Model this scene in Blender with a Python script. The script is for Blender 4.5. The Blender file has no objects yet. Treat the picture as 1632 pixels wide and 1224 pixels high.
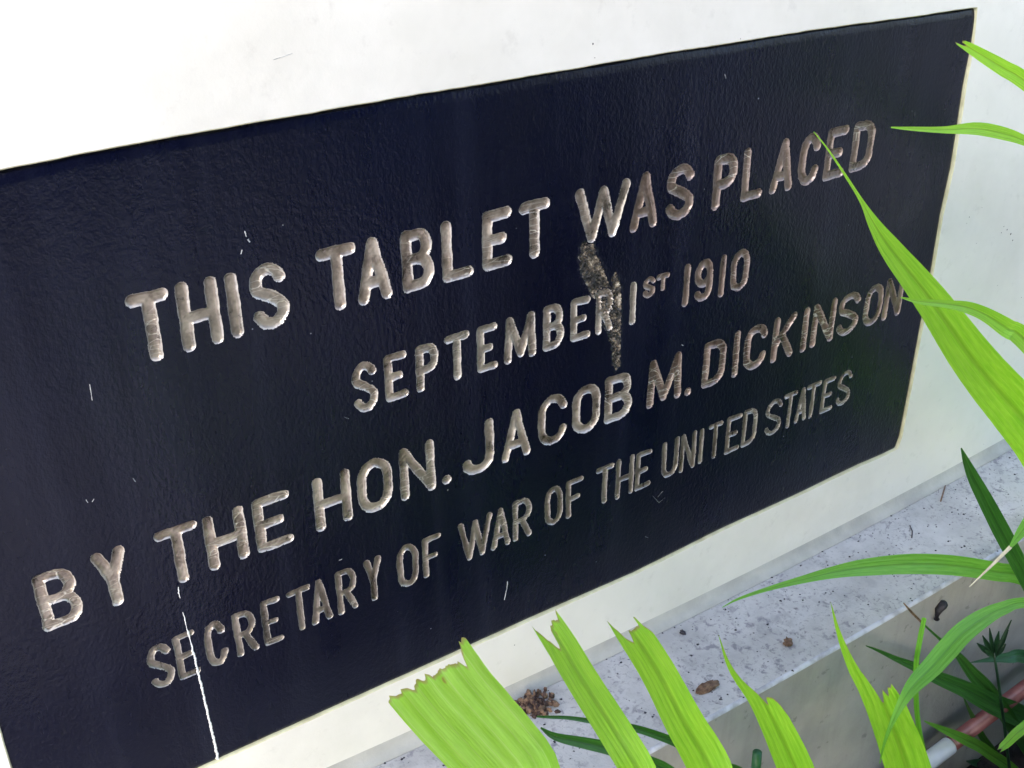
import bpy, math, random
import numpy as np
from mathutils import Vector, Matrix, noise
from mathutils.geometry import tessellate_polygon

random.seed(7)
rng = np.random.default_rng(7)
scene = bpy.context.scene
R = math.radians

# ------------------------------------------------------------------ camera
S = 0.65                                   # camera stands 65 cm from the wall
F = 1809.25
AX = Vector((0.824143, -0.27459639, 0.49536364))
AW = Vector((-0.56634459, -0.38951658, 0.72631305))
AD = Vector((0.00649059, 0.87913233, 0.47653355))
CAM = Vector((0, -S, 0))
cam = bpy.data.cameras.new('camera')
cam.sensor_fit = 'HORIZONTAL'; cam.sensor_width = 36; cam.lens = F / 1632 * 36
cam.clip_start = 0.01; cam.clip_end = 200
camo = bpy.data.objects.new('camera', cam); scene.collection.objects.link(camo)
cx_ = Vector((AX[0], AW[0], -AD[0])); cy_ = -Vector((AX[1], AW[1], -AD[1])); cz_ = -Vector((AX[2], AW[2], -AD[2]))
camo.matrix_world = Matrix.Translation(CAM) @ Matrix((cx_, cy_, cz_)).transposed().to_4x4()
scene.camera = camo

# ------------------------------------------------------------------ sky, sun, exposure
SUN_DIR = Vector((-0.52, -0.66, 0.54)).normalized()      # from the place towards the sun
world = bpy.data.worlds.new('World'); scene.world = world; world.use_nodes = True
wn = world.node_tree; bg = wn.nodes['Background']
sky = wn.nodes.new('ShaderNodeTexSky'); sky.sky_type = 'NISHITA'; sky.sun_disc = False
sky.sun_elevation = math.asin(SUN_DIR.z); sky.sun_rotation = math.atan2(SUN_DIR.x, SUN_DIR.y)
sky.dust_density = 2.0
wn.links.new(sky.outputs[0], bg.inputs[0]); bg.inputs[1].default_value = 0.12
sl = bpy.data.lights.new('sun', 'SUN'); sl.energy = 1.5; sl.angle = R(32); sl.color = (1, .965, .91)
so = bpy.data.objects.new('sun', sl); scene.collection.objects.link(so)
so.rotation_euler = SUN_DIR.to_track_quat('Z', 'Y').to_euler()
scene.view_settings.view_transform = 'Standard'; scene.view_settings.look = 'None'
scene.view_settings.exposure = 2.2; scene.view_settings.gamma = 1
scene.render.engine = 'CYCLES'
scene.render.resolution_x = 1024; scene.render.resolution_y = 768

# ------------------------------------------------------------------ helpers
def ray(px, py):
    x, y = px - 816, py - 612
    return Vector((AX[0]*x + AX[1]*y + AX[2]*F, AW[0]*x + AW[1]*y + AW[2]*F, -(AD[0]*x + AD[1]*y + AD[2]*F)))
def at_y(px, py, y=0.0):
    r = ray(px, py); return CAM + r * ((y + S) / r.y)
def at_z(px, py, z):
    r = ray(px, py); return CAM + r * (z / r.z)
def at(px, py, g):
    return CAM + (at_y(px, py) - CAM) * g
def link(o, parent=None):
    scene.collection.objects.link(o)
    if parent: o.parent = parent
    return o
def tag(o, label=None, cat=None, group=None, kind=None):
    for k, v in (('label', label), ('category', cat), ('group', group), ('kind', kind)):
        if v: o[k] = v
    return o
def empty(name, loc):
    o = bpy.data.objects.new(name, None); o.location = loc; o.empty_display_size = .05
    return link(o)
def build(name, verts, faces, m, parent=None, smooth=True, uv=None):
    """verts in world space; a child mesh is stored relative to its parent's place"""
    off = Vector(parent.location) if parent else Vector((0, 0, 0))
    me = bpy.data.meshes.new(name)
    me.from_pydata([tuple(Vector(v) - off) for v in verts], [], faces)
    if smooth: me.polygons.foreach_set('use_smooth', [True]*len(me.polygons))
    me.materials.append(m)
    if uv:
        l = me.uv_layers.new(name='UVMap')
        for i, lp in enumerate(me.loops): l.data[i].uv = uv[lp.vertex_index]
    me.update()
    return link(bpy.data.objects.new(name, me), parent)
def quads_np(name, V, Q, m, parent=None, rim=None):
    off = np.array(parent.location) if parent else 0
    used = np.unique(Q); mp = np.zeros(len(V), np.int64); mp[used] = np.arange(len(used))
    V = V[used] - off; Q = mp[Q]
    me = bpy.data.meshes.new(name)
    me.vertices.add(len(V)); me.vertices.foreach_set('co', V.astype(np.float32).ravel())
    me.loops.add(Q.size); me.loops.foreach_set('vertex_index', Q.ravel().astype(np.int32))
    me.polygons.add(len(Q)); me.polygons.foreach_set('loop_start', np.arange(0, Q.size, 4, dtype=np.int32))
    me.polygons.foreach_set('use_smooth', np.ones(len(Q), bool))
    me.update(calc_edges=True); me.materials.append(m)
    if rim is not None:
        at_ = me.attributes.new('rim', 'FLOAT', 'POINT'); at_.data.foreach_set('value', rim[used].astype(np.float32))
    return link(bpy.data.objects.new(name, me), parent)

# ------------------------------------------------------------------ materials
class Mat:
    def __init__(s, name):
        s.m = bpy.data.materials.new(name); s.m.use_nodes = True
        s.t = s.m.node_tree; s.b = s.t.nodes['Principled BSDF']; s.out = s.t.nodes['Material Output']
        s.co = s.n('ShaderNodeTexCoord').outputs['Object']
    def n(s, k, **kw):
        x = s.t.nodes.new(k)
        for a, v in kw.items():
            if a.startswith('_'): x.inputs[a[1:].replace('_', ' ')].default_value = v
            else: setattr(x, a, v)
        return x
    def l(s, a, b): s.t.links.new(a, b)
    def map(s, scale, co=None):
        x = s.n('ShaderNodeMapping'); x.inputs['Scale'].default_value = scale
        s.l(co or s.co, x.inputs[0]); return x.outputs[0]
    def noise(s, scale, detail=4, rough=.55, co=None, dist=0):
        x = s.n('ShaderNodeTexNoise', _Scale=scale, _Detail=detail, _Roughness=rough, _Distortion=dist)
        s.l(co or s.co, x.inputs['Vector']); return x.outputs['Fac']
    def vor(s, scale, feature='F1', co=None, out='Distance'):
        x = s.n('ShaderNodeTexVoronoi', feature=feature, _Scale=scale)
        s.l(co or s.co, x.inputs['Vector']); return x.outputs[out]
    def ramp(s, fac, stops):
        x = s.n('ShaderNodeValToRGB'); e = x.color_ramp.elements
        while len(e) < len(stops): e.new(.5)
        for q, (p, c) in zip(e, stops):
            q.position = p; q.color = (c, c, c, 1) if isinstance(c, (int, float)) else (*c, 1)
        s.l(fac, x.inputs[0]); return x.outputs[0]
    def mix(s, f, a, b, mode='MIX'):
        x = s.n('ShaderNodeMix', data_type='RGBA', blend_type=mode)
        for i, v in ((0, f), (6, a), (7, b)):
            if hasattr(v, 'links'): s.l(v, x.inputs[i])
            else: x.inputs[i].default_value = v if i == 0 else (*v, 1)
        return x.outputs[2]
    def math(s, op, a, b=0.0):
        x = s.n('ShaderNodeMath', operation=op)
        for i, v in ((0, a), (1, b)):
            if hasattr(v, 'links'): s.l(v, x.inputs[i])
            else: x.inputs[i].default_value = v
        return x.outputs[0]
    def bump(s, h, strength, dist, prev=None):
        x = s.n('ShaderNodeBump', _Strength=strength, _Distance=dist); s.l(h, x.inputs['Height'])
        if prev: s.l(prev, x.inputs['Normal'])
        return x.outputs[0]
    def fin(s, col=None, rough=None, nrm=None, **kw):
        for k, v in (('Base Color', col), ('Roughness', rough), ('Normal', nrm)):
            if v is None: continue
            if hasattr(v, 'links'): s.l(v, s.b.inputs[k])
            else: s.b.inputs[k].default_value = (*v, 1) if k == 'Base Color' else v
        for k, v in kw.items(): s.b.inputs[k.replace('_', ' ')].default_value = v
        return s.m

def m_tablet():
    m = Mat('black_enamel_paint')
    streak = m.noise(1, 5, .6, m.map((28, 28, 1.6)))
    blot = m.noise(4.5, 4, .6)
    c = m.mix(m.ramp(streak, [(.50, 0), (.74, .7)]), (.0006, .0012, .0100), (.0075, .0092, .0230))
    c = m.mix(m.ramp(blot, [(.45, 0), (.75, .5)]), c, (.0018, .0038, .0200))
    spk = m.vor(70); spk2 = m.noise(60, 2)
    sp = m.math('MULTIPLY', m.ramp(spk, [(.03, 1), (.055, 0)]), m.ramp(spk2, [(.56, 0), (.60, 1)]))
    c = m.mix(sp, c, (.22, .24, .27))
    drip = m.map((1, 1, .62))
    n1 = m.bump(m.noise(320, 2, .5, drip), .65, .0007)
    n1 = m.bump(m.noise(620, 2, .5), .45, .0004, n1)
    n1 = m.bump(m.noise(26, 2), .25, .002, n1)
    r = m.ramp(m.noise(14, 5, .65, m.map((1, 1, .3))), [(.3, .22), (.7, .36)])
    return m.fin(c, r, n1, Specular_IOR_Level=.28)
def m_letter(name='bronze_letter_paint', k=1.0, tint=(1, 1, 1), sx=1.0):
    m = Mat(name)
    K = lambda *c: tuple(a*k*t for a, t in zip(c, tint))
    n = m.noise(45, 6, .65, m.map((sx, 1, 1/sx))); big = m.noise(7, 2)
    c = m.ramp(n, [(.34, K(.05, .038, .030)), (.46, K(.21, .165, .135)), (.62, K(.42, .36, .31))])
    c = m.mix(m.ramp(big, [(.42, 0), (.65, .55)]), c, K(.27, .26, .225))
    ck = m.vor(120, 'DISTANCE_TO_EDGE', m.map((.28, 1, 1.5)))
    crk = m.math('MULTIPLY', m.ramp(ck, [(.008, 1), (.03, 0)]), m.ramp(m.noise(13, 2), [(.50, 0), (.56, 1)]))
    c = m.mix(crk, c, (.62, .58, .52))
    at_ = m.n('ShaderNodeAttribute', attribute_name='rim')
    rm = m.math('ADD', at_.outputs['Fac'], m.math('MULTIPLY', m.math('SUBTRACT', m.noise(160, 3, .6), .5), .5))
    c = m.mix(m.math('MULTIPLY', m.ramp(rm, [(.10, 1), (.24, 0)]), .8), c, K(.62, .58, .55))  # pale edges: worn paint, plus edge highlights put into the colour
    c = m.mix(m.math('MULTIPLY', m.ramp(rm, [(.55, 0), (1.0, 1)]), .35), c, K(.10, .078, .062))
    nb = m.bump(m.noise(200, 4, .6), .35, .0008)
    nb = m.bump(crk, .4, .0005, nb)
    return m.fin(c, m.ramp(n, [(.3, .24), (.7, .40)]), nb, Metallic=.35, Specular_IOR_Level=.9)
def m_chip():
    m = Mat('broken_stone')
    n = m.noise(115, 6, .68)
    c = m.ramp(n, [(.38, (.006, .006, .008)), (.49, (.04, .034, .030)), (.56, (.24, .19, .14)), (.65, (.80, .72, .60))])  # pale stops put sparkle and highlights into the stone colour
    return m.fin(c, .2, m.bump(m.noise(330, 5, .7), .8, .003), Specular_IOR_Level=.8)
def m_wall():
    m = Mat('white_wall_paint')
    c = m.mix(m.ramp(m.noise(9, 5, .6), [(.42, 0), (.75, .5)]), (.74, .73, .70), (.60, .595, .56))
    c = m.mix(m.math('MULTIPLY', m.ramp(m.noise(2.6, 6, .68), [(.48, 0), (.68, 1)]), .5), c, (.53, .525, .485))
    c = m.mix(m.math('MULTIPLY', m.ramp(m.noise(55, 5, .7), [(.58, 0), (.75, 1)]), .35), c, (.45, .44, .42))
    pin = m.math('MULTIPLY', m.ramp(m.vor(85), [(.05, 1), (.10, 0)]), m.ramp(m.noise(7, 3), [(.64, 0), (.72, 1)]))
    c = m.mix(pin, c, (.34, .32, .33))
    nb = m.bump(m.noise(120, 4, .6), .25, .001); nb = m.bump(m.noise(9, 3), .4, .006, nb)
    return m.fin(c, .55, nb)
def m_rim():
    m = Mat('cream_rim_paint')
    c = m.mix(m.ramp(m.noise(60, 4), [(.4, 0), (.7, 1)]), (.68, .66, .46), (.50, .47, .30))
    return m.fin(c, .6, m.bump(m.noise(150, 3), .4, .001))
def m_ledge():
    m = Mat('shaded_weathered_ledge_paint')
    n = m.noise(16, 6, .65)
    c = m.mix(m.ramp(n, [(.40, 0), (.68, .75)]), (.60, .58, .585), (.40, .39, .39))  # base darker than the wall to stand for shade; dirt is layered after
    def spots(sc, a, b, nsc, lo, hi, co=None):
        return m.math('MULTIPLY', m.ramp(m.vor(sc, co=co), [(a, 1), (b, 0)]), m.ramp(m.noise(nsc, 4, .6), [(lo, 0), (hi, 1)]))
    dz = m.n('ShaderNodeMix', data_type='RGBA', blend_type='ADD'); dz.inputs[0].default_value = .012
    nn = m.n('ShaderNodeTexNoise', _Scale=90.0); m.l(m.co, nn.inputs['Vector'])
    m.l(m.co, dz.inputs[6]); m.l(nn.outputs['Color'], dz.inputs[7])
    w = dz.outputs[2]
    def dirt(sc, lo, hi, nsc, a, b):
        return m.math('MULTIPLY', m.ramp(m.noise(sc, 5, .62, w), [(lo, 0), (hi, 1)]), m.ramp(m.noise(nsc, 4, .6), [(a, .12), (b, 1)]))
    c = m.mix(m.math('MULTIPLY', dirt(95, .545, .64, 13, .42, .58), .8), c, (.22, .205, .245))
    c = m.mix(m.math('MULTIPLY', dirt(230, .55, .66, 20, .40, .54), .8), c, (.20, .19, .215))
    c = m.mix(m.math('MULTIPLY', dirt(26, .54, .68, 6, .40, .60), .6), c, (.30, .29, .31))
    c = m.mix(m.math('MULTIPLY', spots(70, .08, .16, 9, .48, .56, w), .7), c, (.13, .11, .13))
    nb = m.bump(m.noise(200, 5, .65), .5, .0015); nb = m.bump(n, .4, .004, nb)
    return m.fin(c, .7, nb)
def m_face():
    m = Mat('grimy_plinth_paint')
    a = m.noise(6, 6, .65); st = m.noise(1, 5, .6, m.map((45, 45, 5)))
    c = m.mix(m.ramp(a, [(.35, 0), (.65, 1)]), (.30, .285, .28), (.42, .40, .39))
    c = m.mix(m.ramp(st, [(.5, 0), (.75, .6)]), c, (.25, .24, .235))
    c = m.mix(m.ramp(m.noise(75, 3), [(.66, 0), (.72, .7)]), c, (.2, .19, .19))
    return m.fin(c, .75, m.bump(m.noise(120, 5, .6), .5, .002))
def m_lip():
    m = Mat('worn_lip_paint')
    c = m.mix(m.ramp(m.noise(60, 5), [(.42, 0), (.62, .85)]), (.60, .60, .68), (.34, .33, .37))
    return m.fin(c, .5, m.bump(m.noise(150, 4), .5, .001))
def m_leaf(name, c1, c2, vein, trans=.42, nv=9, rib=.42):
    m = Mat(name)
    uv = m.n('ShaderNodeTexCoord').outputs['UV']
    sp = m.n('ShaderNodeSeparateXYZ'); m.l(uv, sp.inputs[0]); u = sp.outputs[0]
    long_ = m.noise(1, 4, .6, m.map((15, 1.2, 1), uv))
    mott = m.noise(6, 4, .6, m.map((2, 4, 1), uv))
    cells = m.noise(1, 3, .6, m.map((60, 22, 1), uv))
    f = m.math('ADD', m.math('MULTIPLY', long_, .35), m.math('MULTIPLY', mott, .65))
    c = m.mix(m.ramp(f, [(.36, 0), (.62, 1)]), c1, c2)
    c = m.mix(m.math('MULTIPLY', m.ramp(cells, [(.4, 0), (.7, 1)]), .14), c, vein)
    sv = m.vor(1, co=m.map((5, 42, 1), uv)); c = m.mix(m.math('MULTIPLY', m.ramp(sv, [(.07, 1), (.14, 0)]), m.ramp(m.noise(1, 2, .5, m.map((3, 13, 1), uv)), [(.56, 0), (.60, .8)])), c, (.42, .34, .10))
    s = m.math('SINE', m.math('MULTIPLY', u, 6.2832 * nv))
    c = m.mix(m.math('MULTIPLY', m.ramp(s, [(.93, 0), (1.0, 1)]), .30), c, vein)
    mid = m.math('ABSOLUTE', m.math('SUBTRACT', u, .5))
    c = m.mix(m.math('MULTIPLY', m.ramp(mid, [(.012, 1), (.09, 0)]), rib), c, tuple(x*.42 for x in c1))
    ed = m.n('ShaderNodeUVMap', uv_map='torn_edge'); es = m.n('ShaderNodeSeparateXYZ'); m.l(ed.outputs[0], es.inputs[0])
    en = m.math('ADD', es.outputs[0], m.math('MULTIPLY', m.math('SUBTRACT', m.noise(1, 3, .6, m.map((14, 60, 1), uv)), .5), -.006))
    c = m.mix(m.math('MULTIPLY', m.ramp(en, [(.0004, 1), (.0016, 0)]), .85), c, (.40, .27, .16))
    fine = m.math('SINE', m.math('MULTIPLY', u, 6.2832 * nv * 4))
    nb = m.bump(fine, .10, .0002); nb = m.bump(s, .22, .0005, nb); nb = m.bump(mott, .3, .002, nb)
    m.fin(c, .34, nb, Specular_IOR_Level=.6)
    tr = m.n('ShaderNodeBsdfTranslucent'); m.l(nb, tr.inputs['Normal'])
    m.l(m.mix(1.0, c, (1.25, 1.15, .5), 'MULTIPLY'), tr.inputs['Color'])
    mx = m.n('ShaderNodeMixShader'); mx.inputs[0].default_value = trans
    m.l(m.b.outputs[0], mx.inputs[1]); m.l(tr.outputs[0], mx.inputs[2]); m.l(mx.outputs[0], m.out.inputs[0])
    return m.m
def m_plain(name, a, b, sc, rough, bumpd=.001, bs=80, **kw):
    m = Mat(name)
    c = m.mix(m.ramp(m.noise(sc, 5, .6), [(.38, 0), (.62, 1)]), a, b)
    return m.fin(c, rough, m.bump(m.noise(bs, 5, .65), .6, bumpd), **kw)

TAB, LET, CHIP = m_tablet(), m_letter(), m_chip()
LETB = m_letter('shaded_brown_letter_paint', .62, (1.0, .84, .80), 1.6)  # darker brown copy for the right-hand letters; their shade is in the colour
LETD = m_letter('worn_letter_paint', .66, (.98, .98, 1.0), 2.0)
WALL, RIM, LEDGE, FACE, LIP = m_wall(), m_rim(), m_ledge(), m_face(), m_lip()
BRIGHT = m_leaf('young_leaf', (.27, .70, .030), (.44, .88, .065), (.66, .92, .26))
WIDE = m_leaf('wide_pleated_leaf', (.33, .74, .05), (.46, .90, .12), (.70, .95, .40), .5, 7, 0)
MID = m_leaf('green_leaf', (.12, .42, .032), (.21, .56, .07), (.33, .58, .14), .45, 5)
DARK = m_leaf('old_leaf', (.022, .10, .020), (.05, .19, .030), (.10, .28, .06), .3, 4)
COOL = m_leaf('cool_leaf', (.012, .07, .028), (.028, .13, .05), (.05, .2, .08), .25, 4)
FOLI = m_plain('shrub_leaf', (.006, .020, .008), (.018, .048, .016), 25, .55)
STALK = m_plain('stalk_green', (.012, .085, .030), (.025, .13, .045), 60, .4)
SEDGE = m_plain('sedge_green', (.006, .028, .014), (.015, .06, .025), 60, .4)
SOIL = m_plain('dark_soil', (.010, .007, .008), (.035, .022, .02), 30, .9, .02, 60)
PAVE = m_plain('pale_paving', (.44, .43, .50), (.54, .53, .60), 5, .8, .002, 120)
TURF = m_plain('turf_ground', (.03, .055, .015), (.06, .10, .03), 12, .95, .01, 90)
COPPER = m_plain('copper_pipe_paint', (.22, .065, .075), (.34, .13, .13), 25, .3, .0006, 90, Specular_IOR_Level=.8)
WPIPE = m_plain('white_pipe_plastic', (.68, .68, .74), (.78, .78, .80), 25, .3, .0004, 90)
COVEM = m_plain('grey_cove_paint', (.47, .465, .44), (.37, .365, .35), 22, .7, .001, 140)  # cove in a darker grey than the wall above it
BROWN = m_plain('dry_brown', (.10, .055, .04), (.27, .17, .11), 160, .8, .002, 260)
BLACKD = m_plain('black_dropping', (.006, .005, .009), (.03, .025, .04), 160, .45, .002, 260)
DARKB = m_plain('dark_brown_dirt', (.035, .020, .022), (.10, .06, .05), 160, .85, .002, 260)
STRAW = m_plain('dry_straw', (.55, .48, .33), (.70, .66, .48), 60, .6)
GCHIP = m_plain('grey_paint_speck', (.20, .22, .25), (.52, .54, .56), 160, .5)
WCHIP = m_plain('white_filler', (.78, .80, .84), (.85, .86, .86), 60, .5)

# ------------------------------------------------------------------ wall with its recess, ledge and plinth
YT = 0.0020                                        # the tablet's face sits 2.8 mm behind the wall's face
TOP = [(-60, 286), (0, 273), (140, 245), (280, 219), (420, 195), (560, 170), (820, 127), (1072, 84), (1190, 66), (1300, 48), (1430, 31), (1557, 13)]
RIGHT = [(1547, 80), (1536, 137), (1526, 206), (1516, 268), (1499, 343), (1486, 420), (1478, 466), (1468, 513), (1451, 606), (1441, 658), (1434, 694), (1427, 714)]
BOT = [(1405, 725), (1370, 740), (1264, 791), (1202, 819), (1160, 838), (1010, 913), (845, 986), (600, 1097), (440, 1169), (318, 1224), (180, 1292), (62, 1350)]
LEFTE = [(20, 1224), (0, 1157), (-40, 1010), (-80, 850), (-130, 640), (-180, 430), (-212, 310)]
hole = []
RIGHT = [(x + 3.5, y + 1) for x, y in RIGHT]; BOT = [(x + 1, y + 2) for x, y in BOT]
for a, b in zip(TOP + RIGHT + BOT + LEFTE, (TOP + RIGHT + BOT + LEFTE)[1:] + TOP[:1]):
    if a == TOP[0]: a = (-215, 315)
    if b == TOP[0]: b = (-215, 315)
    if a == (-212, 310): continue
    pa, pb = at_y(*a, 0), at_y(*b, 0); n = max(1, int((pb - pa).length / .004))
    for i in range(n):
        p = pa.lerp(pb, i / n)
        w = .00035 * noise.noise(p * 90) + .0005 * noise.noise(p * 33) + .0006 * max(0, noise.noise(p * 60 + Vector((5, 0, 0))) - .25)
        hole.append(Vector((p.x + w, 0, p.z + w * .8)))
hc = sum(hole, Vector()) / len(hole)
X0, X1, ZT = -2.2, 3.6, 1.5
ZU = -1.1825
def bow(x):
    u = max(-1.25, min(1.25, (x / S - 1.15) / .72)); return .0195 * u * u * S
ZB = ZU * (S - .009)
wall = empty('memorial_wall', (0, 0, -1.1))
tag(wall, 'white painted plaster wall with a stepped ledge below, holding the black tablet', 'wall')
xs = [X0, -1, -.5, -.2] + [i * .02 for i in range(0, 90)] + [2.2, 2.8, X1]
# flat face: outer loop down to the cove
COVE = .013
outer = [Vector((X0, 0, ZT)), Vector((X1, 0, ZT))] + [Vector((x, 0, ZB + bow(x) + COVE)) for x in reversed(xs)]
ring_out = []
N = len(hole)
for i, p in enumerate(hole):
    t = (hole[(i + 2) % N] - hole[i - 2]).normalized(); nrm = Vector((t.z, 0, -t.x))
    if (p - hc).dot(nrm) < 0: nrm = -nrm
    ring_out.append(p + nrm * .0011)
polys = [outer, ring_out]; flat = outer + ring_out
build('wall_face', flat, [f for f in tessellate_polygon(polys)], WALL, wall, smooth=False)
rv = []
for y, mixf in ((0, 1), (.00035, .4), (.0011, .08), (.012, 0)):
    rv += [Vector((h.x + (o.x - h.x) * mixf, y, h.z + (o.z - h.z) * mixf)) for h, o in zip(hole, ring_out)]
rf = [(k*N + i, k*N + (i+1) % N, (k+1)*N + (i+1) % N, (k+1)*N + i) for k in range(3) for i in range(N)]
build('recess_rim', rv, rf, RIM, wall)
def sweep(name, prof, m, smooth=True):
    v, f = [], []; n = len(prof)
    for x in xs:
        for (y, z) in prof: v.append(Vector((x, y, z + bow(x))))
    for i in range(len(xs) - 1):
        for k in range(n - 1):
            a = i*n + k; f.append((a, a+1, a+1+n, a+n))
    return build(name, v, f, m, wall, smooth)
sweep('cove', [(-.000, ZB + COVE), (-.0010, ZB + .0095), (-.0030, ZB + .005), (-.0060, ZB + .0022), (-.009, ZB + .0006), (-.0095, ZB - .002)], COVEM)
YL = -.124
LR = .0035
sweep('ledge', [(-.0088, ZB - .0022), (-.0096, ZB - .0002), (-.011, ZB)] + [(-.011 + (YL + LR + .011) * k / 5, ZB) for k in range(1, 6)], LEDGE)
arc = [(YL + LR - LR * math.sin(a), ZB - LR + LR * math.cos(a)) for a in [R(x) for x in range(0, 91, 18)]]
sweep('ledge_lip', arc, LIP)
ZG = -2.09 * (S + YL) 
sweep('plinth_face', [(YL, ZB - LR), (YL + .001, ZB - .1), (YL, ZB - .2), (YL, ZG - .15)], FACE)

# ------------------------------------------------------------------ ground
def plate(name, x0, x1, y0, y1, z, m, **kw):
    o = build(name, [(x0, y0, z), (x1, y0, z), (x1, y1, z), (x0, y1, z)], [(0, 1, 2, 3)], m, None, False)
    return tag(o, **kw)
gv, gf = [], []
gx = np.linspace(X0, X1, 150); gy = np.linspace(YL - .001, -.62, 50)
for x in gx:
    for y in gy: gv.append(Vector((x, y, ZG + .012 * noise.fractal(Vector((x*9, y*9, 0)), 1, 2, 4) - .004)))
for i in range(149):
    for j in range(49): a = i*50 + j; gf.append((a, a+1, a+51, a+50))
tag(build('soil', gv, gf, SOIL), 'dark planting soil in front of the plinth', kind='structure')
plate('ground', -60, 60, -60, 20, ZG - .04, TURF, label='green turf around the planting bed', kind='structure')
plate('path', -12, 14, -2.35, -.62, ZG - .02, PAVE, label='unseen pale paving laid out for reflections in the tablet', kind='structure')  # unseen paving added; extent and tone set for the tablet's reflections

# ------------------------------------------------------------------ tablet: engraved face cut on one fine grid
def arcp(cx, cy, rx, ry, a0, a1, n=12):
    return [(cx + rx*math.cos(R(a0 + (a1-a0)*i/n)), cy + ry*math.sin(R(a0 + (a1-a0)*i/n))) for i in range(n+1)]
G = {
 'T': [[(0, 1), (1, 1)], [(.5, 1), (.5, 0)]],
 'H': [[(0, 0), (0, 1)], [(1, 0), (1, 1)], [(0, .48), (1, .48)]],
 'I': [[(.5, 0), (.5, 1)]], '1': [[(.5, 0), (.5, 1)]],
 'S': [arcp(.5, .74, .5, .26, 20, 200, 12) + [(.08, .62), (.5, .5), (.88, .37)] + arcp(.5, .26, .5, .26, 10, -160, 12)],
 'A': [[(0, 0), (.5, 1), (1, 0)], [(.18, .27), (.82, .27)]],
 'B': [[(0, 0), (0, 1)], [(0, 1), (.55, 1)] + arcp(.55, .76, .38, .24, 90, -90) + [(0, .52)], [(.55, .52)] + arcp(.55, .26, .45, .26, 90, -90) + [(0, 0)]],
 'L': [[(0, 1), (0, 0), (1, 0)]],
 'E': [[(1, 1), (0, 1), (0, 0), (1, 0)], [(0, .5), (.72, .5)]],
 'F': [[(1, 1), (0, 1), (0, 0)], [(0, .5), (.72, .5)]],
 'W': [[(0, 1), (.27, 0), (.5, .95), (.73, 0), (1, 1)]],
 'M': [[(0, 0), (.06, 1), (.5, .08), (.94, 1), (1, 0)]],
 'P': [[(0, 0), (0, 1), (.5, 1)] + arcp(.5, .73, .5, .27, 90, -90) + [(0, .46)]],
 'R': [[(0, 0), (0, 1), (.5, 1)] + arcp(.5, .74, .5, .26, 90, -90) + [(0, .48)], [(.45, .48), (1, 0)]],
 'C': [arcp(.5, .70, .5, .30, 15, 180, 12) + arcp(.5, .30, .5, .30, 180, 345, 12)],
 'O': [arcp(.5, .68, .5, .32, 0, 180, 12) + arcp(.5, .32, .5, .32, 180, 360, 12) + [(1, .68)]],
 '0': [arcp(.5, .68, .5, .32, 0, 180, 12) + arcp(.5, .32, .5, .32, 180, 360, 12) + [(1, .68)]],
 'D': [[(0, 0), (0, 1), (.45, 1)] + arcp(.45, .72, .55, .28, 90, 0) + arcp(.45, .28, .55, .28, 0, -90) + [(0, 0)]],
 'Y': [[(0, 1), (.5, .45), (1, 1)], [(.5, .45), (.5, 0)]],
 'N': [[(0, 0), (0, 1), (1, 0), (1, 1)]],
 'J': [[(1, 1), (1, .28)] + arcp(.5, .28, .5, .28, 0, -165)],
 'K': [[(0, 0), (0, 1)], [(1, 1), (.05, .38)], [(.38, .60), (1, 0)]],
 'U': [[(0, 1), (0, .3)] + arcp(.5, .3, .5, .3, 180, 360) + [(1, 1)]],
 '9': [arcp(.5, .70, .5, .30, 0, 360, 20), [(1, .70), (1, .30)] + arcp(.5, .28, .5, .28, 0, -150)],
 '.': [[(.5, .0), (.5, .01)]],
}
Z3, Z4, Z5, Z, Z4B, Z2, ZZ2 = (180, 280, 2.72), (700, 180, 2.914), (1072, 0, 2.914), (480, 560, 2.914), (1000, 400, 2.914), (0, 780, 2.757), (0, 680, 2.914)
def P(k, x, y): return (k[0] + x / k[2], k[1] + y / k[2])
# (character, left edge, right edge) as measured on the plate
L1 = [('T', Z3, 58, 570, 240, 515), ('H', Z3, 288, 640, 467, 600), ('I', Z3, 497, 570, 556, 560), ('S', Z3, 593, 500, 768, 590),
      ('T', Z3, 878, 350, 1053, 312), ('A', Z3, 1062, 555, 1214, 525), ('B', Z3, 1252, 400, 1392, 400), ('L', Z3, 1424, 330, 1563, 420),
      ('E', Z4, 198, 600, 337, 450), ('T', Z4, 370, 445, 515, 405), ('W', Z4, 634, 370, 890, 320), ('A', Z4, 883, 552, 1012, 527),
      ('S', Z4, 1055, 380, 1180, 400), ('P', Z5, 180, 950, 305, 760), ('L', Z5, 325, 800, 412, 910), ('A', Z5, 447, 902, 552, 885),
      ('C', Z5, 588, 750, 690, 680), ('E', Z5, 705, 760, 820, 610), ('D', Z5, 830, 700, 932, 680)]
L2 = [('S', Z3, 1035, 890, 1150, 940), ('E', Z3, 1178, 880, 1280, 940), ('P', Z3, 1312, 850, 1412, 770), ('T', Z3, 1435, 720, 1545, 690),
      ('E', Z4, 176, 1090, 268, 1000), ('M', Z4, 303, 1168, 452, 1120), ('B', Z4, 483, 1000, 580, 980), ('E', Z4, 610, 950, 705, 865),
      ('R', Z4, 726, 1000, 815, 870), ('1', Z4, 880, 890, 920, 880), ('1', Z4, 1127, 810, 1170, 795), ('9', Z4, 1184, 800, 1272, 750),
      ('1', Z4, 1293, 760, 1338, 750), ('0', Z4, 1353, 740, 1440, 720)]
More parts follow.
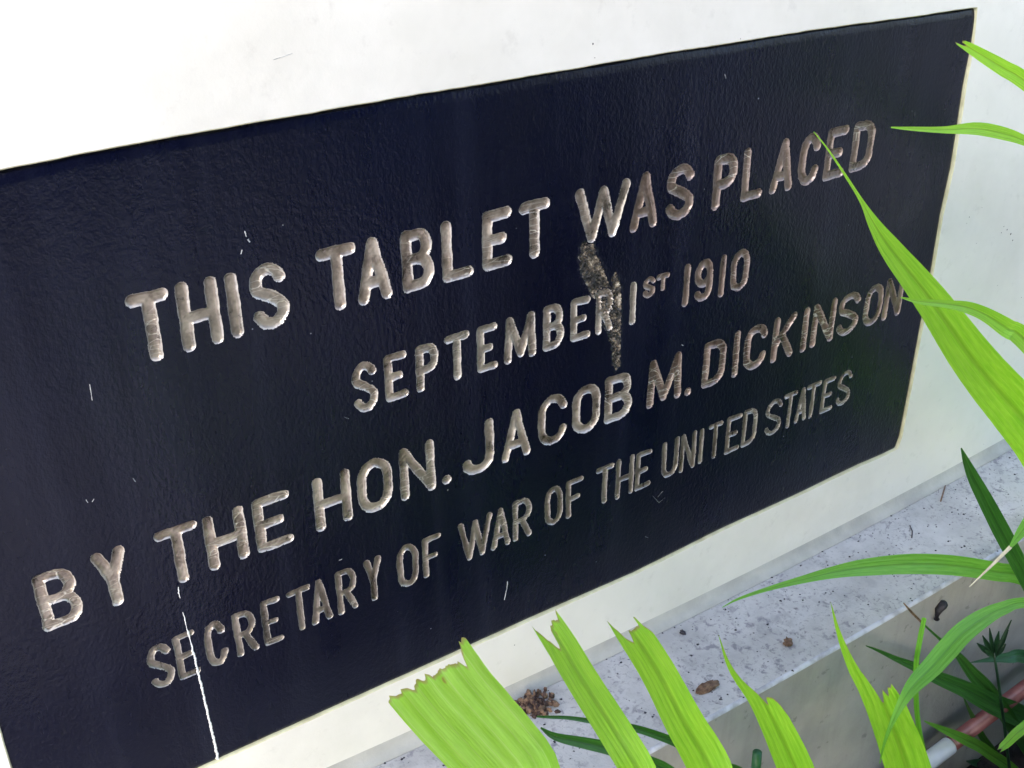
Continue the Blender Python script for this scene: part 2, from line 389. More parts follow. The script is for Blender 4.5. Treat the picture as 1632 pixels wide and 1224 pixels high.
L3 = [('B', ZZ2, 165, 800, 392, 850), ('Y', ZZ2, 422, 625, 582, 580), ('T', ZZ2, 715, 530, 917, 465), ('H', ZZ2, 955, 560, 1153, 540),
      ('E', ZZ2, 1178, 450, 1366, 515), ('H', Z, 58, 700, 230, 650), ('O', Z, 262, 660, 425, 620), ('N', Z, 458, 580, 620, 520),
      ('.', Z, 650, 610, 700, 595), ('J', Z, 746, 535, 895, 430), ('A', Z, 930, 520, 1067, 475), ('C', Z, 1100, 340, 1237, 245),
      ('O', Z, 1258, 300, 1390, 230), ('B', Z, 1408, 250, 1537, 210), ('M', Z4B, 85, 720, 248, 660), ('.', Z4B, 258, 660, 300, 645),
      ('D', Z4B, 345, 590, 460, 470), ('I', Z4B, 480, 500, 525, 490), ('C', Z4B, 540, 470, 655, 375), ('K', Z4B, 665, 480, 770, 440),
      ('I', Z4B, 800, 380, 846, 365), ('N', Z4B, 852, 370, 965, 310), ('S', Z4B, 975, 320, 1080, 260), ('O', Z4B, 1097, 270, 1188, 220),
      ('N', Z4B, 1190, 240, 1280, 200)]
L4 = [('S', Z2, 642, 750, 772, 810), ('E', Z2, 765, 720, 860, 660), ('C', Z2, 898, 680, 1010, 740), ('R', Z2, 1028, 640, 1138, 690),
      ('E', Z2, 1150, 580, 1252, 655), ('T', Z2, 1257, 472, 1362, 440), ('A', Z2, 1373, 600, 1464, 570), ('R', Z, 163, 1120, 268, 1190),
      ('Y', Z, 288, 1005, 372, 970), ('O', Z, 446, 1030, 546, 980), ('F', Z, 565, 980, 650, 862), ('W', Z, 728, 830, 887, 765),
      ('A', Z, 884, 940, 972, 905), ('R', Z, 983, 820, 1070, 790), ('O', Z, 1130, 740, 1215, 690), ('F', Z, 1228, 700, 1312, 597),
      ('T', Z, 1368, 572, 1455, 540), ('H', Z, 1459, 610, 1545, 580), ('E', Z4B, 35, 1040, 115, 940), ('U', Z4B, 157, 990, 238, 930),
      ('N', Z4B, 240, 980, 315, 940), ('I', Z4B, 323, 930, 356, 920), ('T', Z4B, 380, 805, 447, 780), ('E', Z4B, 452, 890, 532, 775),
      ('D', Z4B, 530, 850, 602, 800), ('S', Z4B, 640, 780, 718, 750), ('T', Z4B, 728, 690, 792, 665), ('A', Z4B, 772, 805, 826, 790),
      ('T', Z4B, 833, 645, 902, 622), ('E', Z4B, 900, 690, 967, 610), ('S', Z4B, 968, 680, 1042, 610)]
strokes = []      # (character, polylines, width)
def measure(L, cap, base, w, capj=0):
    for (ch, k, xa, ya, xb, yb) in L:
        a = at_y(*P(k, xa, ya), YT); b = at_y(*P(k, xb, yb), YT)
        ww = w * S * random.uniform(.94, 1.06)
        j = lambda: random.uniform(-.0009, .0009)
        z0 = base*S + ww/2 + j(); z1 = cap*S - ww/2 + j(); x0 = a.x + ww/2; x1 = b.x - ww/2
        if x1 - x0 < .001: x0 = x1 = (a.x + b.x) / 2
        x1 = max(x0, x1)
        if ch == '.': z1 = z0 + .0005
        g = []
        for pl in G[ch]:
            if ch in '1I': pl = [(.5 + random.uniform(-.1, .1), y) for x, y in pl]
            q = [(x0 + x*(x1-x0) + random.uniform(-.0003, .0003), z0 + y*(z1-z0) + random.uniform(-.0003, .0003)) for x, y in pl]
            g.append(q)
        if ch in 'SCOJU90PRDB':
            pass
        strokes.append((ch, g, ww))
measure(L1, -.4295, -.5025, .0138)
measure(L2, -.5685, -.6300, .0108)
measure(L3, -.6945, -.7670, .0124)
measure(L4, -.8320, -.8950, .0087)
def sup(ch, tl, br, w):
    a = at_y(*tl, YT); b = at_y(*br, YT); w *= S
    x0, x1, z1, z0 = a.x + w/2, b.x - w/2, a.z - w/2, b.z + w/2
    strokes.append((ch, [[(x0 + x*(x1-x0), z0 + y*(z1-z0)) for x, y in pl] for pl in G[ch]], w))
sup('S', P(Z4, 950, 768), P(Z4, 1002, 850), .0078)
sup('T', P(Z4, 1012, 755), P(Z4, 1068, 818), .0078)

h = .00078
tx0, tx1 = at_y(-215, 315).x - .012, at_y(1557, 13).x + .012
tz0, tz1 = -1.045 * S - .004, -.280 * S + .004
nx = int((tx1 - tx0) / h) + 1; nz = int((tz1 - tz0) / h) + 1
gx = tx0 + np.arange(nx) * h; gz = tz0 + np.arange(nz) * h
XX, ZZ = np.meshgrid(gx, gz, indexing='ij')
D = np.full((nx, nz), .05); ID = np.full((nx, nz), -1, np.int32); WW = np.full((nx, nz), .01)
def seg_d(x, z, a, b):
    ax, az = a; bx, bz = b; dx, dz = bx-ax, bz-az; L = dx*dx + dz*dz + 1e-12
    t = np.clip(((x-ax)*dx + (z-az)*dz) / L, 0, 1)
    return np.hypot(x - ax - t*dx, z - az - t*dz)
def wob(x, z, s, ph=0):
    return (np.sin(x*s + ph + 1.7*np.sin(z*s*.7+ph)) + np.sin(z*s*1.13 + 2*ph + 1.3*np.sin(x*s*.9)) + .6*np.sin((x+z)*s*2.1+ph*3)) / 2.6
for k, (ch, g, w) in enumerate(strokes):
    pts = [p for pl in g for p in pl]; pad = w
    i0 = int((min(p[0] for p in pts) - pad - tx0) / h); i1 = int((max(p[0] for p in pts) + pad - tx0) / h) + 2
    j0 = int((min(p[1] for p in pts) - pad - tz0) / h); j1 = int((max(p[1] for p in pts) + pad - tz0) / h) + 2
    x, z = XX[i0:i1, j0:j1], ZZ[i0:i1, j0:j1]; d = np.full(x.shape, 1.)
    for pl in g:
        for a, b in zip(pl, pl[1:]): d = np.minimum(d, seg_d(x, z, a, b))
    d = d - w/2 + .00020 * wob(x, z, 900, k) + .0004 * wob(x, z, 230, k*2.1)
    sub = D[i0:i1, j0:j1]; mk = d < sub
    sub[mk] = d[mk]; ID[i0:i1, j0:j1][mk] = k; WW[i0:i1, j0:j1][mk] = w
# the broken patch below the W
ZC = (900, 340, 4.37)
chip = [at_y(*P(ZC, *p), YT) for p in [(118, 195), (198, 195), (225, 290), (262, 360), (300, 450), (328, 520), (322, 470), (335, 420), (360, 392), (385, 480), (398, 560), (396, 700), (392, 850), (388, 960), (388, 1060), (352, 1105), (332, 1060), (322, 930), (298, 850), (258, 780), (238, 700), (215, 600), (188, 590), (148, 500), (105, 420), (95, 300)]]
cp = [(p.x, p.z) for p in chip]
i0 = int((min(p[0] for p in cp) - .01 - tx0) / h); i1 = int((max(p[0] for p in cp) + .01 - tx0) / h)
j0 = int((min(p[1] for p in cp) - .01 - tz0) / h); j1 = int((max(p[1] for p in cp) + .01 - tz0) / h)
x, z = XX[i0:i1, j0:j1], ZZ[i0:i1, j0:j1]; d = np.full(x.shape, 1.); ins = np.zeros(x.shape, bool)
for a, b in zip(cp, cp[1:] + cp[:1]):
    d = np.minimum(d, seg_d(x, z, a, b))
    c = ((a[1] > z) != (b[1] > z)); ins ^= c & (x < (b[0]-a[0]) * (z-a[1]) / (b[1]-a[1] + 1e-15) + a[0])
DC = np.full((nx, nz), .05); DC[i0:i1, j0:j1] = np.where(ins, -d, d) + .0010 * wob(x, z, 620) + .0008 * wob(x, z, 1500, 3) + .0006
# snap grid points to the outlines
def snap(Dm, thr=.55):
    gxm, gzm = np.gradient(Dm, h); l = np.hypot(gxm, gzm) + 1e-9
    mk = (np.abs(Dm) < thr*h) & (l > .4)
    XX[mk] -= (Dm*gxm/l**2)[mk]; ZZ[mk] -= (Dm*gzm/l**2)[mk]; Dm[mk] = 0; return mk
DCs = np.where(D < h, .01, DC)
snap(D); snap(DCs)
dep = np.zeros((nx, nz))
# edge of the tablet rolls back under the wall
tp = sorted((p.x, p.z) for p in (at_y(*q, 0) for q in TOP[1:])); bp = sorted((p.x, p.z) for p in (at_y(*q, 0) for q in BOT)); rp = sorted((p.z, p.x) for p in (at_y(*q, 0) for q in RIGHT))
dtop = np.interp(XX, [p[0] for p in tp], [p[1] for p in tp]) - ZZ + .0006*wob(XX, ZZ, 60)
dbot = ZZ - np.interp(XX, [p[0] for p in bp], [p[1] for p in bp])
drt = np.interp(ZZ, [p[0] for p in rp], [p[1] for p in rp]) - XX
wav = 1 + .35*wob(XX, ZZ, 22, 2)
dep += .0019*wav * np.clip(1 - dtop/.0085, 0, 1.3)**1.5 + .004*np.clip(1 - dtop/.0014, 0, 1.5)
dep += .0014 * np.clip(1 - drt/.004, 0, 1.5)**2 + .0010 * np.clip(1 - dbot/.004, 0, 1.5)**2
mk = D < 0; rr = WW/2; q = np.clip(-D/rr, 0, 1)
amp = WW * .26 * (1 + .3*wob(XX, ZZ, 120))
dep[mk] += (amp * (np.clip(q/.38, 0, 1)**.85 * .85 + .15*q) + .00018*wob(XX, ZZ, 1300, 1)*np.minimum(1, q*3))[mk]
mk2 = (DC < 0)
rough = .0010*wob(XX, ZZ, 1500, 2) + .0009*wob(XX, ZZ, 3100, 5) + rng.normal(0, .00035, (nx, nz))
dep[mk2] += (np.clip(-DC/.002, 0, 1) * (.0014 + 1.1*rough))[mk2]
lipm = (~mk2) & (~mk)
dep[lipm] -= (.0005*np.exp(-(DC/.0012)**2))[lipm] * (1 + .6*wob(XX, ZZ, 900, 4))[lipm]
YY = YT + dep + .0004*wob(XX, ZZ, 14, .5)
V = np.stack([XX, YY, ZZ], -1).reshape(-1, 3)
idx = np.arange(nx*nz).reshape(nx, nz)
Q = np.stack([idx[:-1, :-1], idx[1:, :-1], idx[1:, 1:], idx[:-1, 1:]], -1).reshape(-1, 4)
Df, If, Cf = D.ravel(), ID.ravel(), DCs.ravel()
inl = Df[Q].mean(1) < -1e-9
inc = (~inl) & (Cf[Q].mean(1) < -1e-9)
lid = np.where(inl, If[Q[np.arange(len(Q)), Df[Q].argmin(1)]], -1)
tablet = empty('engraved_tablet', ((tx0+tx1)/2, YT, tz0))
tag(tablet, 'black painted stone tablet with engraved bronze lettering, set into the white wall', 'plaque')
quads_np('tablet_face', V, Q[(~inl) & (~inc)], TAB, tablet)
rimq = q.ravel()
kinds = {'.': 'full_stop', '1': 'digit', '9': 'digit', '0': 'digit'}
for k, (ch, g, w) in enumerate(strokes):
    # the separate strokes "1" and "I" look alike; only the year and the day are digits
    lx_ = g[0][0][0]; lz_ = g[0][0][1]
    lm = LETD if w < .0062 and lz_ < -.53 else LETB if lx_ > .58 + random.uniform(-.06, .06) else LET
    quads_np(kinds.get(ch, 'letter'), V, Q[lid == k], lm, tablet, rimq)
quads_np('chipped_patch', V, Q[inc], CHIP, tablet)
bx = [(tx0, YT+.002, tz0), (tx1, YT+.002, tz0), (tx1, YT+.002, tz1), (tx0, YT+.002, tz1)]
bb = bx + [(a, .03, c) for a, b, c in bx]
build('tablet_back', bb, [(0, 1, 5, 4), (1, 2, 6, 5), (2, 3, 7, 6), (3, 0, 4, 7), (4, 5, 6, 7)], TAB, tablet, False)

def surf_strip(name, pts, m, parent, y0=YT, hgt=.0005, jit=.12):
    """raised ragged strip on the tablet; pts = (px, py, width in photo pixels)"""
    P3 = [at_y(a, b, y0) for a, b, w in pts]; v, f = [], []
    dense = []
    for i in range(len(pts) - 1):
        n = max(2, int((P3[i+1] - P3[i]).length / .0009))
        for t in range(n + (i == len(pts) - 2)):
            s = t / n; dense.append((P3[i].lerp(P3[i+1], s), (pts[i][2]*(1-s) + pts[i+1][2]*s) * .00042))
    for i, (p, w) in enumerate(dense):
        t = (dense[min(i+1, len(dense)-1)][0] - dense[max(i-1, 0)][0]).normalized(); n = Vector((t.z, 0, -t.x))
        wl = w/2 * (1 + random.uniform(-jit, jit)*2); wr = w/2 * (1 + random.uniform(-jit, jit)*2)
        o = n * (random.uniform(-jit, jit) * w * .4)
        for s, y in ((-wl, .0002), (-wl*.5, -hgt), (wr*.5, -hgt*random.uniform(.7, 1.2)), (wr, .0002)):
            v.append(p + o + n*s + Vector((0, y, 0)))
    for i in range(len(dense) - 1):
        for k in range(3): a = i*4 + k; f.append((a, a+1, a+5, a+4))
    return build(name, v, f, m, parent)
surf_strip('filled_crack', [(284, 935, 1.5), (285, 946, 3), (287, 953, .8)], WCHIP, tablet, YT, .0004, .4)
surf_strip('filled_crack', [(291, 975, 1), (294, 985, 2.4), (297, 1000, 1.2), (300, 1008, 3.5), (303, 1020, 2), (307, 1035, 4), (311, 1050, 4.5), (314, 1065, 4), (320, 1090, 5), (327, 1120, 5), (334, 1150, 5.5), (341, 1180, 6), (348, 1213, 6.5)], WCHIP, tablet, YT, .0006, .22)
for pts in [[(390, 368, 2), (393, 377, 3)], [(395, 381, 4.5), (398, 386, 4)], [(386, 398, 1.5), (384, 405, 2)],
            [(809, 926, 2), (808, 938, 2.6), (804, 956, 2)], [(547, 664, 2), (556, 667, 2.6)], [(143, 612, 1.2), (147, 638, 1.5)],
            [(540, 893, 3), (545, 891, 3)], [(1048, 792, 1), (1057, 782, 1.4)], [(1040, 790, 1), (1050, 801, 1.2)], [(1050, 801, 1.2), (1060, 793, 1)],
            [(137, 796, 1.4), (140, 801, 1.6)], [(147, 800, 1.3), (150, 795, 1.2)], [(1155, 118, 1.5), (1157, 125, 1.5)], [(1028, 855, 2), (1033, 857, 2.5)],
            [(212, 762, 2), (216, 768, 1.6)], [(1086, 549, 2.4), (1089, 551, 2.2)], [(372, 948, 2.4), (374, 949, 2)]]:
    surf_strip('paint_speck', [(a, b, w*.7) for a, b, w in pts], GCHIP, tablet, YT, .0002, .3)

surf_strip('hairline_scratch', [(436, 95, .5), (450, 91, 1.1), (466, 85, .5)], GCHIP, wall, -.0001, .0001, .3)
gv, gf = [], []
for (px, py, rr_) in [(1605, 366, 2.4), (1611, 373, 3), (1614, 383, 2.2), (1600, 361, 1.6), (1596, 371, 1.4), (1545, 346, 1.6), (1541, 356, 1.1), (1565, 331, 1), (1556, 388, 1.2), (945, 70, 1.8), (948, 92, 1.0), (1180, 62, 1.0), (820, 1028, 1.3), (1590, 455, 1.1), (1628, 474, 1.3), (1566, 725, 1.3), (1575, 716, 1.5), (1583, 724, 1), (1568, 708, 1.2), (1597, 700, 1), (1558, 733, 1.1)]:
    c = at_y(px, py, -.0002); q = rr_ * .00042; b0 = len(gv)
    for k in range(6): gv.append(c + Vector((math.cos(k*1.047)*q*random.uniform(.6, 1.3), 0, math.sin(k*1.047)*q*random.uniform(.6, 1.3))))
    gv.append(c - Vector((0, q*.4, 0))); gf += [(b0+k, b0+(k+1) % 6, b0+6) for k in range(6)]
tag(build('wall_grime', gv, gf, BLACKD, wall, False), kind='stuff')

# ------------------------------------------------------------------ leaves
def cat(p0, p1, p2, p3, t):
    return .5*((2*p1) + (-p0+p2)*t + (2*p0-5*p1+4*p2-p3)*t*t + (-p0+3*p1-3*p2+p3)*t**3)
def leaf(name, st, m, parent, g=None, extra=(), fold=.12, tips=None, twist=0.0, nc=8, nr=70, pleat=0, curl=0.0, tj=1.0):
    """st: (px, py, width px, nearness 0..1 of the way to the wall); extra: (Vector, width m)"""
    pts = []
    for s in st:
        px, py, w = s[:3]; gg = s[3] if len(s) > 3 else g
        p = at(px, py, gg); dist = (p - CAM).dot(-cz_)
        pts.append(np.array([*p, w * dist / F]))
    for p, w in extra: pts.append(np.array([*p, w]))
    A = [pts[0]*2 - pts[1]] + pts + [pts[-1]*2 - pts[-2]]
    seglen = [np.linalg.norm(pts[i+1][:3] - pts[i][:3]) for i in range(len(pts)-1)]
    tot = sum(seglen); cum = np.concatenate([[0], np.cumsum(seglen)])
    def ev(s):
        s = min(max(s, 0), tot*.99999); i = int(np.searchsorted(cum, s, 'right') - 1); i = min(i, len(seglen)-1)
        return cat(A[i], A[i+1], A[i+2], A[i+3], (s - cum[i]) / seglen[i])
    v, f, uv, uv2 = [], [], [], []
    for r in range(nr + 1):
        for c in range(nc + 1):
            u = c / nc; off = max(tips(u) + tj*(.0022*noise.noise(Vector((u*31, tot*77, 0))) + .0018*noise.noise(Vector((u*90, tot*31, 3)))), 0.0) * tot if tips else 0.0
            s = off + (tot - off) * (r/nr)**1.25 
            q = ev(s); q2 = ev(max(s, tot*.003) + tot*.004); q1 = ev(max(s - tot*.004, 0))
            p = Vector(q[:3]); T = Vector(q2[:3] - q1[:3]).normalized(); w = max(q[3], .0002)
            view = (p - CAM).normalized(); side = T.cross(view)
            if side.length < .05: side = T.cross(Vector((0, 0, 1)))
            side.normalize(); nrm = side.cross(T).normalized()
            if twist:
                side = (side*math.cos(twist) + nrm*math.sin(twist)); nrm = side.cross(T).normalized()
            x = (u - .5)
            hgt = fold * w * (1 - 2*abs(x)) + curl * w * (1 - 4*x*x) * -1
            if pleat: hgt += (.010) * w * math.cos(u * 2*math.pi * pleat)
            hgt += w*.03*noise.noise(Vector((s*22, u*1.5, len(v)*0 + tot*50)))
            edge = 1 + .012*noise.noise(Vector((s*140, x, tot*9)))
            v.append(p + side * (x * w * edge) + nrm * hgt); uv.append((u, s)); uv2.append((s - off if tips else .05, 0))
    for r in range(nr):
        for c in range(nc):
            a = r*(nc+1) + c; f.append((a, a+1, a+nc+2, a+nc+1))
    o = build(name, v, f, m, parent, True, uv)
    l = o.data.uv_layers.new(name='torn_edge')
    for i, lp in enumerate(o.data.loops): l.data[i].uv = uv2[lp.vertex_index]
    return o
def tipf(*kn):
    """piecewise tip outline across the leaf: (u, fraction of length cut away), with torn little teeth"""
    us = [k[0] for k in kn]; vs = [k[1] for k in kn]
    return lambda u: float(np.interp(u, us, vs)) 
def down(b, *pts): return [(Vector(p), w) for *p, w in pts]

# foreground fan of torn blunt leaflets
HUB = Vector((.80, -.42, -.95))
fan = empty('palm_frond', (.86, -.44, ZG))
tag(fan, 'bright green palm frond with torn blunt leaflets in front of the ledge', 'palm frond')
def hubx(w): return [(HUB + Vector((-.10, .02, .13)), w*.7), (HUB, .006)]
leaf('leaflet', [(677, 1062, 158, .60), (722, 1120, 152, .59), (815, 1224, 143, .57), (960, 1400, 125, .55)], WIDE, fan,
     extra=hubx(.022), fold=.04, pleat=5, tj=1.3, nc=64, nr=90,
     tips=tipf((0, .004), (.05, .002), (.12, .005), (.2, .005), (.27, .009), (.34, .007), (.40, .011), (.46, .009), (.52, .013), (.58, .011), (.62, .014), (.66, .011), (.72, .014), (.80, .015), (.84, .025), (.87, .012), (.93, .0), (1, .002)))
leaf('leaflet', [(866, 984, 46, .64), (896, 1030, 50, .635), (930, 1087, 52, .63), (983, 1170, 55, .62), (1016, 1224, 56, .61), (1100, 1370, 54, .59)], BRIGHT, fan,
     extra=hubx(.02), fold=.10, nc=28, tips=tipf((0, .0), (.06, .008), (.34, .035), (.42, .04), (.46, .018), (.7, .008), (.85, .012), (1, .0)))
leaf('leaflet', [(982, 976, 40, .66), (1008, 1008, 52, .655), (1048, 1070, 56, .65), (1090, 1150, 62, .64), (1132, 1224, 68, .63), (1200, 1370, 66, .60)], BRIGHT, fan,
     extra=hubx(.02), fold=.12, nc=28, tips=tipf((0, .0), (.10, .014), (.3, .045), (.38, .05), (.42, .03), (.55, .034), (.7, .032), (.80, .030), (.84, .012), (.88, .034), (1, .05)))
leaf('leaflet', [(1150, 1008, 12, .68), (1176, 1060, 34, .675), (1212, 1108, 44, .67), (1234, 1150, 48, .665), (1268, 1224, 56, .655), (1330, 1370, 58, .63)], BRIGHT, fan,
     extra=hubx(.018), fold=.14, nc=28, tips=tipf((0, .0), (.12, .01), (.3, .095), (.5, .150), (.56, .165), (.62, .145), (.8, .15), (.92, .165), (1, .19)))
leaf('leaflet', [(1330, 956, 14, .70), (1354, 1010, 40, .695), (1378, 1060, 54, .69), (1398, 1096, 58, .685), (1424, 1158, 64, .68), (1447, 1224, 70, .675), (1490, 1370, 66, .65)], BRIGHT, fan,
     extra=hubx(.018), fold=.14, nc=28, tips=tipf((0, .0), (.12, .01), (.3, .11), (.48, .20), (.52, .19), (.6, .17), (.68, .185), (.76, .165), (.84, .17), (.88, .155), (.92, .17), (1, .20)))
leaf('stem', [(1560, 1600, 10, .6)], MID, fan, extra=[(HUB, .007), (Vector((.84, -.43, -1.03)), .007), (Vector((.86, -.44, ZG - .01)), .009)], nc=6, nr=20, curl=.4)

# tall blades at the right, over the tablet's edge
BA = Vector((1.16, -.34, ZG))
tall = empty('broad_leaf_plant', BA)
tag(tall, 'plant with broad bright blades at the right, crossing the right end of the black tablet', 'plant')
leaf('leaf', [(1297, 210, 1.2, .93), (1318, 236, 2.5, .92), (1345, 276, 4, .91), (1374, 322, 7, .90), (1394, 358, 20, .893), (1424, 402, 36, .885), (1484, 478, 52, .87), (1560, 584, 71, .85), (1650, 690, 86, .83), (1760, 830, 92, .80)], BRIGHT, tall,
     extra=[(BA + Vector((.03, .03, .30)), .028), (BA, .008)], fold=.10, nc=20, nr=160)
leaf('leaf', [(1524, 65, 8, .84), (1545, 76, 15, .84), (1570, 91, 20, .835), (1600, 109, 24, .83), (1640, 134, 26, .82), (1760, 230, 28, .80), (1900, 420, 28, .78)], BRIGHT, tall,
     extra=[(BA + Vector((.05, 0, .35)), .018), (BA + Vector((.01, 0, 0)), .008)], fold=.15, nc=14, nr=120, tips=tipf((0, .002), (.25, .0), (.4, .012), (.6, .012), (.7, .006), (1, .008)))
leaf('leaf', [(1420, 203, 2, .88), (1450, 205, 6, .875), (1505, 207, 11, .87), (1556, 205, 20, .86), (1600, 213, 20, .85), (1640, 227, 15, .84), (1720, 262, 13, .82), (1850, 400, 14, .80)], BRIGHT, tall,
     extra=[(BA + Vector((.06, .02, .4)), .016), (BA + Vector((.02, .01, 0)), .008)], fold=.1, nc=10, nr=120)
leaf('leaf', [(1436, 474, 2, .80), (1463, 480, 8, .795), (1511, 485, 13, .79), (1542, 490, 19, .785), (1572, 502, 23, .78), (1607, 524, 30, .77), (1640, 548, 32, .76), (1760, 680, 34, .74)], BRIGHT, tall,
     extra=[(BA + Vector((.0, -.03, .3)), .016), (BA + Vector((0, -.02, 0)), .008)], fold=.18, nc=10, nr=110)

# arching blades low at the right
BB = Vector((1.02, -.36, ZG))
arch = empty('strap_leaf_plant', BB)
tag(arch, 'plant with arching strap leaves hanging over the pale ledge at lower right', 'plant')
leaf('leaf', [(1151, 968, 1, .80), (1178, 954, 4, .795), (1226, 938, 7, .79), (1278, 924, 12, .785), (1329, 912, 19, .78), (1381, 904, 27, .775), (1449, 899, 32, .77), (1518, 901, 32, .765), (1587, 911, 30, .76), (1640, 923, 27, .755), (1760, 980, 24, .74)], MID, arch,
     extra=[(BB + Vector((.05, .02, .15)), .012), (BB, .006)], fold=.14, nc=12, nr=110)
leaf('leaf', [(1532, 714, 2, .76), (1540, 735, 11, .76), (1552, 762, 19, .755), (1572, 800, 24, .75), (1596, 846, 27, .745), (1622, 895, 26, .74), (1670, 985, 24, .73), (1740, 1100, 22, .72)], DARK, arch,
     extra=[(BB + Vector((.03, 0, .12)), .012), (BB + Vector((.01, 0, 0)), .006)], fold=.16, nc=10, nr=80)
leaf('leaf', [(1611, 871, 5, .70), (1622, 856, 12, .70), (1640, 832, 20, .70), (1690, 765, 28, .70), (1780, 760, 28, .70), (1900, 950, 26, .70)], MID, arch,
     extra=[(BB + Vector((.09, .0, .12)), .012), (BB + Vector((.02, 0, 0)), .006)], fold=.1, nc=8, nr=70)
leaf('dry_tip', [(1545, 935, 1.2, .70), (1560, 921, 2.6, .70), (1585, 897, 4.5, .70), (1611, 871, 6, .70)], STRAW, arch, fold=.3, nc=4, nr=20)
leaf('leaf', [(1402, 1217, 1.5, .66), (1409, 1186, 4, .66), (1422, 1151, 8, .66), (1441, 1114, 16, .66), (1459, 1089, 25, .665), (1485, 1063, 31, .67), (1508, 1037, 33, .675), (1534, 1009, 32, .68), (1565, 986, 28, .685), (1597, 970, 21, .69), (1640, 960, 16, .69), (1760, 965, 18, .69)], MID, arch,
     extra=[(BB + Vector((.10, -.05, .15)), .012), (BB + Vector((.02, -.02, 0)), .006)], fold=.12, nc=12, nr=110)

# low blades in the shade at the lower right
BC = Vector((.98, -.27, ZG))
low = empty('blade_leaf_plant', BC)
tag(low, 'low plant of narrow crossing green blades in front of the plinth and the pipe', 'plant')
lx = [(BC, .005)]
leaf('leaf', [(1473, 985, 7, .70), (1466, 1020, 8, .70), (1460, 1060, 8, .70), (1460, 1110, 8, .70), (1463, 1150, 8, .70), (1470, 1190, 9, .70), (1486, 1240, 10, .70)], MID, low, extra=lx, fold=.2, nc=6)
leaf('leaf', [(1380, 1029, 1.5, .77), (1400, 1037, 5, .77), (1428, 1050, 9, .77), (1454, 1061, 14, .765), (1494, 1080, 21, .76), (1539, 1099, 27, .755), (1581, 1121, 33, .75), (1630, 1143, 36, .745), (1720, 1190, 34, .74)], DARK, low, extra=lx, fold=.14, nc=8)
leaf('leaf', [(1470, 993, 3, .765), (1496, 1017, 4.5, .765), (1523, 1040, 10, .76), (1549, 1072, 20, .76), (1574, 1100, 25, .755), (1610, 1150, 24, .75), (1660, 1240, 20, .74)], DARK, low, extra=lx, fold=.14, nc=8)
leaf('dry_tip', [(1440, 961, 2, .765), (1454, 977, 4, .765), (1470, 993, 3.5, .765)], BROWN, low, fold=.3, nc=4, nr=16)
leaf('leaf', [(1473, 1149, 2, .75), (1499, 1161, 9, .75), (1539, 1179, 17, .745), (1576, 1200, 18, .745), (1630, 1250, 18, .74)], MID, low, extra=lx, fold=.14, nc=8)
leaf('leaf', [(1536, 1112, 2, .775), (1544, 1130, 5, .775), (1552, 1146, 8, .77), (1565, 1173, 11, .765), (1584, 1200, 12, .76), (1620, 1260, 12, .75)], DARK, low, extra=lx, fold=.14, nc=6)
leaf('leaf', [(1546, 1056, 1, .77), (1581, 1051, 9, .765), (1608, 1048, 17, .76), (1640, 1048, 22, .755), (1740, 1080, 24, .75)], COOL, low, extra=lx, fold=.14, nc=8)
leaf('leaf', [(1590, 1196, 8, .70), (1603, 1186, 13, .70), (1632, 1160, 17, .70), (1690, 1130, 20, .70), (1780, 1200, 20, .70)], BRIGHT, low, extra=lx, fold=.2, nc=8, tips=tipf((0, 0), (.4, .01), (.6, .0), (1, .012)))
for (a, b, c) in [((1540, 1213), (1590, 1222), 16), ((1625, 1190), (1600, 1225), 14), ((1560, 1228), (1640, 1205), 16), ((1500, 1232), (1560, 1240), 14), ((1632, 1228), (1590, 1236), 16)]:
    leaf('leaf', [(a[0], a[1], 2, .80), ((a[0]+b[0])/2, (a[1]+b[1])/2, c, .80), (b[0], b[1], c*.9, .795), (b[0]+30, b[1]+40, c*.6, .79)], COOL, low, extra=lx, fold=.2, nc=6, nr=30)
# slim stalks between the leaflets of the frond
BD = Vector((.62, -.30, ZG))
slim = empty('slender_blade_plant', BD)
tag(slim, 'slender dark green blades showing between the torn palm leaflets, over the brown clump', 'plant')
leaf('leaf', [(856, 1142, 3, .77), (878, 1143, 5, .77), (905, 1144, 6, .77), (940, 1149, 8, .765), (1000, 1158, 11, .76), (1045, 1171, 13, .755), (1087, 1188, 14, .75), (1140, 1216, 14, .74), (1220, 1290, 12, .72)], DARK, slim, extra=[(BD, .005)], fold=.3, nc=6)
leaf('leaf', [(862, 1160, 3, .75), (885, 1174, 12, .745), (930, 1184, 18, .74), (975, 1194, 21, .735), (1030, 1214, 22, .73), (1080, 1240, 20, .72), (1180, 1330, 16, .70)], DARK, slim, extra=[(BD + Vector((.01, 0, 0)), .005)], fold=.3, nc=6)

def tube(name, pts, m, parent=None, ns=12, cap=True):
    """pts: (Vector, radius)"""
    v, f = [], []
    for i, (p, r) in enumerate(pts):
        t = (pts[min(i+1, len(pts)-1)][0] - pts[max(i-1, 0)][0]).normalized()
        a = t.cross(Vector((0, 0, 1))); a = a.normalized() if a.length > .05 else Vector((1, 0, 0)); b = t.cross(a)
        for k in range(ns):
            an = 2*math.pi*k/ns; v.append(p + (a*math.cos(an) + b*math.sin(an))*r)
    for i in range(len(pts) - 1):
        for k in range(ns): f.append((i*ns+k, i*ns+(k+1) % ns, (i+1)*ns+(k+1) % ns, (i+1)*ns+k))
    if cap: f += [tuple(range(ns))[::-1], tuple(range((len(pts)-1)*ns, len(pts)*ns))]
    return build(name, v, f, m, parent)
